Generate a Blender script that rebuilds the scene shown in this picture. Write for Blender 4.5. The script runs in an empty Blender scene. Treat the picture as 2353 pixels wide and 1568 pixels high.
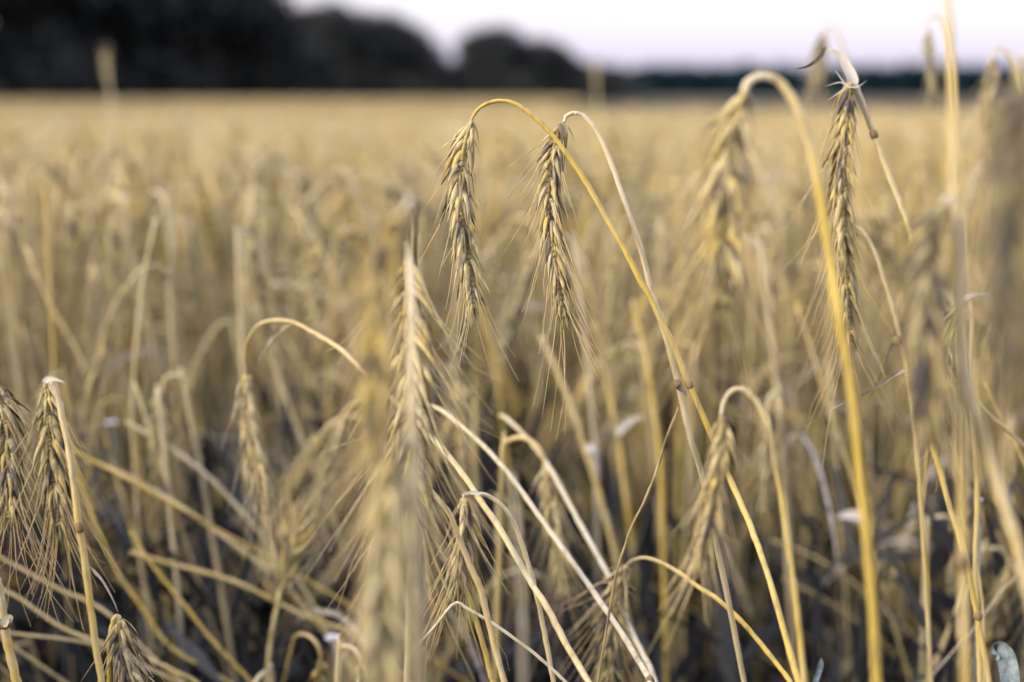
import bpy, math, random
import numpy as np
from mathutils import Vector, Matrix

S = bpy.context.scene
COL = S.collection
# ------------------------------------------------------------------ camera
CAM_H = 1.30
FOCUS = 0.64
PITCH = math.radians(9.8)
cam_d = bpy.data.cameras.new('camera'); cam = bpy.data.objects.new('camera', cam_d); COL.objects.link(cam)
cam.location = (0, 0, CAM_H); cam.rotation_euler = (math.radians(90) - PITCH, 0, 0)
cam_d.lens = 50; cam_d.sensor_width = 36; cam_d.clip_start = 0.02; cam_d.clip_end = 5000
cam_d.dof.use_dof = True; cam_d.dof.focus_distance = FOCUS; cam_d.dof.aperture_fstop = 4.2
S.camera = cam
# ------------------------------------------------------------------ sky and sun (soft overcast evening)
SUN_EL, SUN_AZ = math.radians(18), math.radians(240)     # azimuth from +Y, clockwise
w = bpy.data.worlds.new('World'); S.world = w; w.use_nodes = True
nt = w.node_tree; nt.nodes.clear()
out = nt.nodes.new('ShaderNodeOutputWorld'); add = nt.nodes.new('ShaderNodeAddShader')
sky = nt.nodes.new('ShaderNodeTexSky'); sky.sky_type = 'NISHITA'; sky.sun_disc = False
sky.sun_elevation = SUN_EL; sky.sun_rotation = SUN_AZ; sky.dust_density = 3.0
b1 = nt.nodes.new('ShaderNodeBackground'); b1.inputs[1].default_value = 0.05
b2 = nt.nodes.new('ShaderNodeBackground'); b2.inputs[1].default_value = 1.0
tc = nt.nodes.new('ShaderNodeTexCoord'); sx = nt.nodes.new('ShaderNodeSeparateXYZ')
cr = nt.nodes.new('ShaderNodeValToRGB')
cr.color_ramp.interpolation = 'EASE'
els = cr.color_ramp.elements
els[0].position = 0.0; els[0].color = (0.185, 0.17, 0.235, 1)
els[1].position = 1.0; els[1].color = (0.66, 0.65, 0.73, 1)
e = els.new(0.07); e.color = (0.25, 0.235, 0.265, 1)
e = els.new(0.30); e.color = (0.40, 0.39, 0.44, 1)
mul = nt.nodes.new('ShaderNodeVectorMath'); mul.operation = 'SCALE'; mul.inputs['Scale'].default_value = 3.0
L = nt.links.new
L(tc.outputs['Generated'], sx.inputs[0]); L(sx.outputs['Z'], cr.inputs[0]); L(cr.outputs[0], mul.inputs[0])
# the sky is brightest over the trees (north) and a cool dusk grey behind the photographer
dr = nt.nodes.new('ShaderNodeMapRange'); dr.inputs['From Min'].default_value = -0.6; dr.inputs['From Max'].default_value = 0.7
tint = nt.nodes.new('ShaderNodeMix'); tint.data_type = 'RGBA'; tint.inputs['A'].default_value = (0.50, 0.53, 0.70, 1); tint.inputs['B'].default_value = (1, 1, 1, 1)
mm = nt.nodes.new('ShaderNodeVectorMath'); mm.operation = 'MULTIPLY'
L(sx.outputs['Y'], dr.inputs['Value']); L(dr.outputs['Result'], tint.inputs['Factor']); L(mul.outputs[0], mm.inputs[0]); L(tint.outputs['Result'], mm.inputs[1])
L(mm.outputs[0], b2.inputs[0]); L(sky.outputs[0], b1.inputs[0])
L(b1.outputs[0], add.inputs[0]); L(b2.outputs[0], add.inputs[1]); L(add.outputs[0], out.inputs[0])
sd = bpy.data.lights.new('sun', 'SUN'); sun = bpy.data.objects.new('sun', sd); COL.objects.link(sun)
sd.energy = 3.2; sd.angle = math.radians(14); sd.color = (1.0, 0.92, 0.76)
sdir = Vector((math.sin(SUN_AZ) * math.cos(SUN_EL), math.cos(SUN_AZ) * math.cos(SUN_EL), math.sin(SUN_EL)))
sun.rotation_euler = sdir.to_track_quat('Z', 'Y').to_euler()
S.view_settings.view_transform = 'Standard'; S.view_settings.look = 'None'
S.view_settings.exposure = 0.36; S.view_settings.gamma = 1.0
S.cycles.max_bounces = 6; S.cycles.diffuse_bounces = 1; S.cycles.transmission_bounces = 3
S.cycles.use_denoising = True

# ------------------------------------------------------------------ materials
def straw(name, gold, pale, brown, rough=0.55, scale=400.0, transl=0.0, rnd=0.35, spec=0.35, stretch=0.12):
    m = bpy.data.materials.new(name); m.use_nodes = True
    t = m.node_tree; n = t.nodes; k = t.links.new
    p = n['Principled BSDF']; p.inputs['Roughness'].default_value = rough
    p.inputs['Specular IOR Level'].default_value = spec
    at = n.new('ShaderNodeAttribute'); at.attribute_name = 'tone'
    ad = n.new('ShaderNodeAttribute'); ad.attribute_name = 'dark'
    oi = n.new('ShaderNodeObjectInfo')
    tcn = n.new('ShaderNodeTexCoord'); mp = n.new('ShaderNodeMapping'); mp.inputs['Scale'].default_value = (1, 1, stretch)
    nz = n.new('ShaderNodeTexNoise'); nz.inputs['Scale'].default_value = scale; nz.inputs['Detail'].default_value = 4
    k(tcn.outputs['Object'], mp.inputs[0]); k(mp.outputs[0], nz.inputs['Vector'])
    a = n.new('ShaderNodeMath'); a.operation = 'MULTIPLY_ADD'; a.inputs[1].default_value = rnd; a.inputs[2].default_value = -rnd / 2
    k(oi.outputs['Random'], a.inputs[0])
    b = n.new('ShaderNodeMath'); b.operation = 'ADD'; k(a.outputs[0], b.inputs[0]); k(at.outputs['Fac'], b.inputs[1])
    c = n.new('ShaderNodeMath'); c.operation = 'MULTIPLY_ADD'; c.inputs[1].default_value = 0.7; c.inputs[2].default_value = -0.35
    k(nz.outputs['Fac'], c.inputs[0])
    d = n.new('ShaderNodeMath'); d.operation = 'ADD'; d.use_clamp = True; k(b.outputs[0], d.inputs[0]); k(c.outputs[0], d.inputs[1])
    mx = n.new('ShaderNodeMix'); mx.data_type = 'RGBA'
    mx.inputs['A'].default_value = (*gold, 1); mx.inputs['B'].default_value = (*pale, 1); k(d.outputs[0], mx.inputs['Factor'])
    nz2 = n.new('ShaderNodeTexNoise'); nz2.inputs['Scale'].default_value = scale * 0.6; nz2.inputs['Detail'].default_value = 5
    k(mp.outputs[0], nz2.inputs['Vector'])
    f = n.new('ShaderNodeMath'); f.operation = 'MULTIPLY_ADD'; f.inputs[1].default_value = 2.4; f.inputs[2].default_value = -1.22
    k(nz2.outputs['Fac'], f.inputs[0])
    g = n.new('ShaderNodeMath'); g.operation = 'ADD'; g.use_clamp = True; k(f.outputs[0], g.inputs[0]); k(ad.outputs['Fac'], g.inputs[1])
    mx2 = n.new('ShaderNodeMix'); mx2.data_type = 'RGBA'; mx2.inputs['B'].default_value = (*brown, 1)
    k(mx.outputs['Result'], mx2.inputs['A']); k(g.outputs[0], mx2.inputs['Factor'])
    k(mx2.outputs['Result'], p.inputs['Base Color'])
    bp = n.new('ShaderNodeBump'); bp.inputs['Strength'].default_value = 0.35; bp.inputs['Distance'].default_value = 0.0004
    k(nz2.outputs['Fac'], bp.inputs['Height']); k(bp.outputs[0], p.inputs['Normal'])
    if transl > 0:
        tr = n.new('ShaderNodeBsdfTranslucent'); k(mx2.outputs['Result'], tr.inputs[0])
        ms = n.new('ShaderNodeMixShader'); ms.inputs[0].default_value = transl
        k(p.outputs[0], ms.inputs[1]); k(tr.outputs[0], ms.inputs[2]); k(ms.outputs[0], n['Material Output'].inputs[0])
    return m

GOLD, PALE, BROWN = (0.60, 0.40, 0.10), (0.66, 0.53, 0.33), (0.13, 0.10, 0.075)
M_STEM = straw('stem_straw', (0.52, 0.37, 0.07), (0.60, 0.52, 0.36), (0.16, 0.12, 0.07), 0.5, 500, 0.0, 0.35, 0.3)
M_HUSK = straw('husk_straw', (0.58, 0.42, 0.09), (0.68, 0.57, 0.31), (0.09, 0.075, 0.065), 0.6, 700, 0.10, 0.35)
M_AWN = straw('awn_straw', (0.62, 0.43, 0.12), (0.68, 0.55, 0.34), BROWN, 0.5, 300, 0.2)
M_LEAF = straw('dry_leaf', (0.52, 0.40, 0.17), (0.66, 0.60, 0.52), (0.10, 0.085, 0.08), 0.5, 300, 0.2)
M_NODE = straw('stem_node', (0.30, 0.20, 0.06), (0.22, 0.16, 0.09), (0.06, 0.045, 0.03), 0.6, 600)
M_FIELD = straw('field_straw', (0.57, 0.40, 0.085), (0.72, 0.60, 0.35), (0.12, 0.10, 0.05), 0.55, 60, 0.08, 0.0)
def simple(name, col, rough=0.8, col2=None, scale=3.0, bump=0.0, transl=0.0):
    m = bpy.data.materials.new(name); m.use_nodes = True
    t = m.node_tree; n = t.nodes; k = t.links.new; p = n['Principled BSDF']
    p.inputs['Roughness'].default_value = rough; p.inputs['Specular IOR Level'].default_value = 0.2
    tcn = n.new('ShaderNodeTexCoord'); nz = n.new('ShaderNodeTexNoise'); nz.inputs['Scale'].default_value = scale; nz.inputs['Detail'].default_value = 5
    k(tcn.outputs['Object'], nz.inputs['Vector'])
    r = n.new('ShaderNodeValToRGB'); r.color_ramp.elements[0].position = 0.35; r.color_ramp.elements[1].position = 0.65
    r.color_ramp.elements[0].color = (*col, 1); r.color_ramp.elements[1].color = (*(col2 or col), 1)
    k(nz.outputs['Fac'], r.inputs[0]); k(r.outputs[0], p.inputs['Base Color'])
    if bump:
        bp = n.new('ShaderNodeBump'); bp.inputs['Distance'].default_value = bump; k(nz.outputs['Fac'], bp.inputs['Height']); k(bp.outputs[0], p.inputs['Normal'])
    return m
M_SOIL = simple('dark_soil', (0.022, 0.022, 0.024), 0.95, (0.05, 0.046, 0.04), 6, 0.02)
M_MEADOW = simple('meadow_grass', (0.04, 0.036, 0.022), 0.9, (0.085, 0.068, 0.038), 0.05)
M_WEEDY = simple('weedy_olive', (0.060, 0.055, 0.022), 0.9, (0.13, 0.105, 0.04), 0.5)
M_SHADEWEED = simple('shade_weed_leaf', (0.028, 0.030, 0.033), 0.7, (0.055, 0.052, 0.046), 9)  # near-black colour carries the shade between the stems
M_CROWN = simple('tree_foliage', (0.020, 0.028, 0.030), 0.85, (0.065, 0.062, 0.050), 0.5)
M_FOREST = simple('forest_foliage', (0.004, 0.022, 0.030), 0.9, (0.008, 0.036, 0.044), 0.03)
M_BARK = simple('bark', (0.03, 0.025, 0.02), 0.9, (0.06, 0.05, 0.04), 4)
M_RAY = simple('white_ray', (0.75, 0.72, 0.80), 0.6, (0.62, 0.58, 0.70), 300)  # lilac white of leaf sheen put into the colour
M_DISC = simple('rosette_disc', (0.5, 0.35, 0.06), 0.7, (0.35, 0.25, 0.06), 500)
M_BLUEGREEN = simple('blue_green_blade', (0.14, 0.19, 0.19), 0.5, (0.36, 0.40, 0.38), 250)

# ------------------------------------------------------------------ mesh helpers
class MB:
    def __init__(s): s.v = []; s.f = []; s.t = []; s.d = []
    def add(s, vs, fs, tone=0.5, dark=0.0):
        o = len(s.v); s.v += [tuple(x) for x in vs]; s.f += [tuple(i + o for i in f) for f in fs]
        s.t += [tone] * len(vs) if not isinstance(tone, list) else tone
        s.d += [dark] * len(vs) if not isinstance(dark, list) else dark
    def build(s, name, mat, parent=None, origin=Vector((0, 0, 0)), smooth=True):
        me = bpy.data.meshes.new(name)
        ox, oy, oz = origin
        me.from_pydata([(a - ox, b - oy, c - oz) for a, b, c in s.v], [], s.f)
        for nm, dat in (('tone', s.t), ('dark', s.d)):
            at = me.attributes.new(nm, 'FLOAT', 'POINT'); at.data.foreach_set('value', dat)
        if smooth: me.polygons.foreach_set('use_smooth', [True] * len(me.polygons))
        me.materials.append(mat); me.update()
        o = bpy.data.objects.new(name, me); COL.objects.link(o)
        if parent: o.parent = parent
        return o

def px(x, y, d):
    """point seen at photo pixel (2353x1568 scale) at depth d metres along the view axis"""
    X = (x - 1176.5) / 3268 * d; Y = (784 - y) / 3268 * d
    c, s_ = math.cos(PITCH), math.sin(PITCH)
    return Vector((X, d * c + Y * s_, CAM_H - d * s_ + Y * c))

def catmull(pts, seg=5):
    P = [pts[0] * 2 - pts[1]] + list(pts) + [pts[-1] * 2 - pts[-2]]
    o = []
    for i in range(1, len(P) - 2):
        a, b, c, d = P[i - 1], P[i], P[i + 1], P[i + 2]
        for j in range(seg):
            t = j / seg
            o.append(0.5 * ((2 * b) + (c - a) * t + (2 * a - 5 * b + 4 * c - d) * t * t + (3 * b - a - 3 * c + d) * t ** 3))
    o.append(pts[-1].copy()); return o

def resample(pts, n):
    L_ = [0.0]
    for a, b in zip(pts, pts[1:]): L_.append(L_[-1] + (b - a).length)
    o = []; j = 0
    for i in range(n):
        s = L_[-1] * i / (n - 1)
        while j < len(L_) - 2 and L_[j + 1] < s: j += 1
        u = (s - L_[j]) / max(1e-9, L_[j + 1] - L_[j]); o.append(pts[j].lerp(pts[j + 1], min(1, max(0, u))))
    return o, L_[-1]

def frames(pts, n0):
    fr = []; n = n0
    for i, p in enumerate(pts):
        t = (pts[min(i + 1, len(pts) - 1)] - pts[max(i - 1, 0)]).normalized()
        n = (n - t * n.dot(t))
        if n.length < 1e-6: n = t.orthogonal()
        n.normalize(); fr.append((t, n, t.cross(n)))
    return fr

def tube(mb, pts, rad, sides=8, tone=0.5, dark=0.0, cap=True, n0=Vector((0.3, -1, 0.1))):
    fr = frames(pts, n0); vs = []; fs = []; T = []; D = []
    for i, (p, (t, n, b)) in enumerate(zip(pts, fr)):
        r = rad(i / (len(pts) - 1)) if callable(rad) else rad
        tn = tone(i / (len(pts) - 1)) if callable(tone) else tone
        for k in range(sides):
            a = 2 * math.pi * k / sides
            vs.append(p + (n * math.cos(a) + b * math.sin(a)) * r); T.append(tn); D.append(dark)
    for i in range(len(pts) - 1):
        for k in range(sides):
            a = i * sides + k; c = i * sides + (k + 1) % sides
            fs.append((a, c, c + sides, a + sides))
    if cap:
        fs.append(tuple(range(sides))[::-1]); o = (len(pts) - 1) * sides; fs.append(tuple(range(o, o + sides)))
    mb.add(vs, fs, T, D)

def ribbon(mb, pts, width, n0, tone=0.6, dark=0.1, twist=0.0, vee=0.3):
    fr = frames(pts, n0); vs = []; fs = []; N_ = len(pts)
    for i, (p, (t, n, b)) in enumerate(zip(pts, fr)):
        u = i / (N_ - 1); wd = width(u) if callable(width) else width * (min(1, u * 6 + .3)) * (1 - u ** 2.2)
        a = twist * u; bb = b * math.cos(a) + n * math.sin(a); nn = n * math.cos(a) - b * math.sin(a)
        wd = max(wd, 1e-5)
        vs += [p - bb * wd / 2 + nn * wd * vee, p, p + bb * wd / 2 + nn * wd * vee]
        if i < N_ - 1:
            o = i * 3; fs += [(o, o + 1, o + 4, o + 3), (o + 1, o + 2, o + 5, o + 4)]
    mb.add(vs, fs, tone, dark)

PROF = [(0, .50), (.12, .90), (.30, 1.0), (.50, .80), (.70, .50), (.87, .24), (1.0, .04)]
SEC = [(-1, 0), (-.55, .36), (0, .72), (.55, .36), (1, 0), (0, -.15)]
def husk(mb, base, d, nrm, length, wid, tone, dark, bend=0.12):
    """one boat-shaped, keeled, pointed husk; d = its direction, nrm = the side its keel faces"""
    nrm = (nrm - d * nrm.dot(d)).normalized(); lat = d.cross(nrm)
    vs = []; fs = []; D = []
    for i, (u, q) in enumerate(PROF):
        c = base + d * (u * length) + nrm * (math.sin(u * math.pi) * bend * length)
        for x, z in SEC:
            vs.append(c + lat * (x * q * wid / 2) + nrm * (z * q * wid / 2)); D.append(min(1, dark + (0.18 if abs(x) == 1 else 0) + (.12 if u > .8 else 0)))
    for i in range(len(PROF) - 1):
        for k in range(6):
            a = i * 6 + k; b = i * 6 + (k + 1) % 6; fs.append((a, b, b + 6, a + 6))
    mb.add(vs, fs, tone, D)
    return base + d * length

def ear_meshes(pts, facing, nodes=36, wscale=1.0, awn=0.045, awn_frac=0.8, tone=0.6, dark=0.12, seed=0, droop=0.25, spread=1.0):
    """an ear along pts (base to tip); returns (husks, awns)"""
    R = random.Random(seed); H = MB(); A = MB(); Np = MB()
    ps, ln = resample(pts, nodes + 1); fr = frames(ps, facing)
    hl = 0.0135 * wscale
    for i in range(nodes):
        t, n, b = fr[i]; s = 1 if i % 2 else -1; u = i / nodes
        sz = (0.75 + 0.5 * math.sin(min(1, u * 1.6 + .25) * math.pi * .62)) * (1 - 0.38 * max(0, u - .72) / .28)
        p = ps[i] + b * s * 0.0006
        for side in (1, -1):
            if R.random() < 0.04: continue
            a = math.radians(R.gauss(19, 7)) * (1 - .3 * u) * spread; e_ = math.radians(R.gauss(9, 7)) * side
            d = (t * math.cos(a) + b * s * math.sin(a) + n * math.sin(e_)).normalized()
            nn = (n * side * 1.0 + b * s * 0.55)
            dk = dark + (R.random() ** 3) * 0.75; tn = tone + R.gauss(0, .22)
            tip = husk(H, p + n * side * 0.0014, d, nn, hl * sz * R.uniform(.9, 1.12), 0.0026 * wscale * sz * R.uniform(.8, 1.15), tn, dk, R.uniform(.02, .12))
            if R.random() < awn_frac:
                al = awn * R.uniform(.35, 1.0) * (0.6 + .5 * u); q = tip - d * 0.001; dd = d.copy()
                out_ = (b * s * R.uniform(.1, .5) + n * R.uniform(-.4, .4)); path = [q.copy()]
                kink = R.randint(3, 6) if R.random() < .3 else -1
                for j in range(6):
                    dd = (dd + out_ * 0.10 + Vector((0, 0, -1)) * droop * 0.12 + Vector((R.gauss(0, .04), R.gauss(0, .04), R.gauss(0, .04)))).normalized()
                    if j == kink: dd = (dd + Vector((R.gauss(0, .4), R.gauss(0, .3), R.gauss(0, .3)))).normalized()
                    q = q + dd * al / 6; path.append(q.copy())
                tube(A, path, lambda v: 0.00017 * (1 - v) + 0.00009, 3, tone=min(1, max(0, tn)), dark=dark * .5, cap=False)
        for side in (1, -1):      # husk lying flat over the face of the ear
            if R.random() < .55:
                a = math.radians(R.gauss(5, 5)) * spread
                d = (t * math.cos(a) + b * s * math.sin(a) + n * side * R.uniform(.05, .2)).normalized()
                husk(H, p + n * side * 0.0022 * wscale, d, n * side, hl * sz * R.uniform(.6, .85), .0019 * wscale * sz, tone + R.gauss(0, .2), dark + (R.random() ** 3) * .7, .06)
        # narrow glume on the outside
        a = math.radians(R.gauss(28, 8)) * (1 - .3 * u) * spread
        d = (t * math.cos(a) + b * s * math.sin(a)).normalized()
        husk(H, p + b * s * 0.0008, d, b * s, hl * sz * .8, 0.0014 * wscale, tone + R.gauss(0, .2), dark + (R.random() ** 2) * .6, .05)
        # rachis joint, a small ledge on the face of the ear
        for side in (1, -1):
            c0 = ps[i] + n * side * 0.0030 * wscale; c1 = c0 + t * (ln / nodes) * 1.25
            w0, w1 = 0.0005 * wscale, 0.00125 * wscale
            vs = [c0 - b * w0, c0 + b * w0, c0 + b * w0 - n * side * .002, c0 - b * w0 - n * side * .002,
                  c1 - b * w1 + n * side * .0006, c1 + b * w1 + n * side * .0006, c1 + b * w1 - n * side * .002, c1 - b * w1 - n * side * .002]
            H.add(vs, [(0, 1, 5, 4), (1, 2, 6, 5), (3, 0, 4, 7), (4, 5, 6, 7)], .5 + R.gauss(0, .15), dark + .05 + R.random() * .2)
    # terminal husks
    t, n, b = fr[-1]
    for k in range(7):
        a = k * 0.9; d = (t + (b * math.cos(a) + n * math.sin(a)) * R.uniform(.1, .35)).normalized()
        tip = husk(H, ps[-1] - t * 0.003, d, b * math.cos(a) + n * math.sin(a), hl * R.uniform(.6, .9), .0018 * wscale, tone + R.gauss(0, .2), dark)
    tube(H, ps, 0.0013 * wscale, 6, tone=.4, dark=.3)
    return H, A

def tag(o, label, cat, group=None, kind=None):
    if label: o['label'] = label
    if cat: o['category'] = cat
    if group: o['group'] = group
    if kind: o['kind'] = kind
    return o
def empty(name, loc):
    o = bpy.data.objects.new(name, None); COL.objects.link(o); o.location = loc; o.empty_display_size = 0.02; return o

def to_ground(pts, n=7):
    """carry a stem on from its last seen point down to the soil"""
    p = pts[-1]; t = (pts[-1] - pts[-2]).normalized(); H = p.z
    tz = min(t.z, -0.35); sl = Vector((t.x, t.y, 0)) / -tz; hor = sl * H * 0.42
    if hor.length > 0.6: hor = hor.normalized() * 0.6
    o = list(pts)
    for i in range(1, n + 1):
        s = i / n; o.append(Vector((p.x, p.y, 0)) + hor * (1 - (1 - s) ** 2) + Vector((0, 0, H * (1 - s) - (0.01 if i == n else 0))))
    return o

def P3(lst, d0, d1=None):
    d1 = d0 if d1 is None else d1; n = len(lst)
    return [px(q[0], q[1], q[2] if len(q) > 2 else d0 + (d1 - d0) * i / max(1, n - 1)) for i, q in enumerate(lst)]

HERO = 0
def hero(label, stem=None, ear=None, d=FOCUS, d2=None, ed=None, ed2=None, r=(0.0008, 0.0014), tone=(0.1, 0.5), group=None,
         roll=0.0, earkw=None, leaves=(), nodes_=(), ground=True, name='rye_stalk', cat='rye stalk', dk=0.0):
    """stem: pixels from the neck of the ear over the arch and down; ear: pixels from neck to tip"""
    global HERO; HERO += 1
    base = Vector((0, 0, 0)); sp = None
    if stem:
        sp = catmull(P3(stem, d, d2), 6)
        JR = random.Random(HERO)
        for i in range(2, len(sp) - 1): sp[i] = sp[i] + Vector((JR.gauss(0, 1), JR.gauss(0, 1), JR.gauss(0, 1))) * .00007
        if ground:
            full = to_ground(sp); sp = full
        base = Vector((sp[-1].x, sp[-1].y, 0)) if ground else sp[-1].copy()
    root = empty(name, base); tag(root, label, cat, group)
    if sp:
        nvis = len(sp)
        m = MB(); n_s = nvis
        def tf(u): return tone[0] + (tone[1] - tone[0]) * min(1, u * 1.6) + 0.1 * math.sin(u * 31 + HERO)
        def rf(u): return (r[0] + (r[1] * 1.0 - r[0]) * min(1, u * 1.9)) * (1 + .05 * math.sin(u * 47 + HERO * 2) + .04 * math.sin(u * 131))
        tube(m, sp, rf, 10, tone=tf, dark=dk); m.build('stem', M_STEM, root, base)
    if ear:
        ep = catmull(P3(ear, ed if ed else d, ed2), 5)
        kw = dict(seed=HERO * 7 + 3); kw.update(earkw or {})
        fac = Vector((math.sin(roll), -math.cos(roll), 0.05))
        Hm, Am = ear_meshes(ep, fac, **kw)
        eo = Hm.build('ear', M_HUSK, root, base)
        if Am.v:
            ao = Am.build('awns', M_AWN, eo, Vector((0, 0, 0)) + base)
    for lf in leaves:
        m = MB(); ps = catmull(P3(lf['p'], lf.get('d', d)), 6)
        ribbon(m, ps, lf.get('w', 0.004), Vector((lf.get('nx', 0.2), -1, lf.get('nz', 0.4))), lf.get('tone', .7), lf.get('dark', .15), lf.get('twist', 0.6))
        m.build('leaf', M_LEAF, root, base)
    for nd in nodes_:
        m = MB(); p = px(nd[0], nd[1], nd[2]); t = (px(nd[3], nd[4], nd[2]) - p).normalized(); rr = nd[5] if len(nd) > 5 else 0.0016
        tube(m, [p - t * .0022, p - t * .0012, p, p + t * .0012, p + t * .0022], lambda u: rr * (0.85 + .35 * math.sin(u * math.pi)), 10, tone=.3, dark=.3)
        m.build('stem_node', M_NODE, root, base)
    return root

# ------------------------------------------------------------------ ground
def ground():
    m = MB(); R = random.Random(2); rings = [0.0, 1, 2, 4, 8, 15, 30, 60, 120, 250, 500, 1000, 2500]; n = 48
    vs = [(0, 0, 0)]; fs = []
    for i, r_ in enumerate(rings[1:]):
        for k in range(n):
            a = 2 * math.pi * k / n; vs.append((r_ * math.cos(a), r_ * math.sin(a), R.uniform(-.01, .01) if r_ < 30 else 0))
    for k in range(n): fs.append((0, 1 + k, 1 + (k + 1) % n))
    for i in range(len(rings) - 2):
        for k in range(n):
            a = 1 + i * n + k; b = 1 + i * n + (k + 1) % n; fs.append((a, a + n, b + n, b))
    m.add(vs, fs); o = m.build('ground', M_SOIL); o['kind'] = 'structure'
    # far meadow, a sheet over the soil from 46 m on
    m = MB(); vs = []; fs = []; rr = [46, 80, 160, 400, 1000, 2400]; n = 40
    for r_ in rr:
        for k in range(n + 1):
            a = math.radians(20 + 140 * k / n); vs.append((r_ * math.cos(a), r_ * math.sin(a), 0.05))
    for i in range(len(rr) - 1):
        for k in range(n):
            a = i * (n + 1) + k; fs.append((a, a + n + 1, a + n + 2, a + 1))
    m.add(vs, fs); o = m.build('meadow', M_MEADOW); o['kind'] = 'structure'
ground()

# ------------------------------------------------------------------ rye field (stuff): numpy stalks at three levels of detail
class NB:
    def __init__(s): s.v = []; s.t = []; s.tone = []; s.dark = []; s.n = 0
    def add(s, v, t, tone, dark):
        s.v.append(v); s.t.append(t + s.n); s.tone.append(tone); s.dark.append(dark); s.n += len(v)
    def build(s, name, mat):
        v = np.concatenate(s.v).astype(np.float32); t = np.concatenate(s.t).astype(np.int32)
        me = bpy.data.meshes.new(name); me.vertices.add(len(v)); me.vertices.foreach_set('co', v.ravel())
        me.loops.add(len(t) * 3); me.loops.foreach_set('vertex_index', t.ravel())
        me.polygons.add(len(t)); me.polygons.foreach_set('loop_start', np.arange(0, len(t) * 3, 3, dtype=np.int32))
        me.update(calc_edges=True)
        for nm, dat in (('tone', s.tone), ('dark', s.dark)):
            at = me.attributes.new(nm, 'FLOAT', 'POINT'); at.data.foreach_set('value', np.concatenate(dat).astype(np.float32))
        me.materials.append(mat); o = bpy.data.objects.new(name, me); COL.objects.link(o); return o

def stalk_curve(R, height, nod, lean):
    """returns stem points (base up to neck) and ear points, in local metres, bending towards +x"""
    arch = (R.uniform(.006, .013) if R.random() < .93 else R.uniform(.014, .024)) * (0.4 + nod)
    earl = R.uniform(.075, .115)
    pts = []; n = 9
    H0 = height - arch * .8
    for i in range(n):
        u = i / (n - 1); pts.append(Vector((lean * u ** 1.8 * height + R.gauss(0, .002), R.gauss(0, .003), H0 * u)))
    p = pts[-1].copy(); th = math.atan2(lean * 1.8, 1.0); tot = th + nod * math.pi * .95; steps = 7
    for i in range(1, steps + 1):
        a = th + (tot - th) * (i / steps) ** .9; p = p + Vector((math.sin(a), 0, math.cos(a))) * arch * 2.6 / steps; pts.append(p.copy())
    e_ = [p.copy()]; a = tot
    for i in range(6):
        a = a + (math.pi - a) * .12; p = p + Vector((math.sin(a), 0, math.cos(a))) * earl / 6; e_.append(p.copy())
    return pts, e_

def quad_tris(m):
    tr = []
    for f in m.f:
        for k in range(1, len(f) - 1): tr.append((f[0], f[k], f[k + 1]))
    return np.array(m.v, dtype=np.float64), np.array(tr, dtype=np.int64), np.array(m.t), np.array(m.d)

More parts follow.
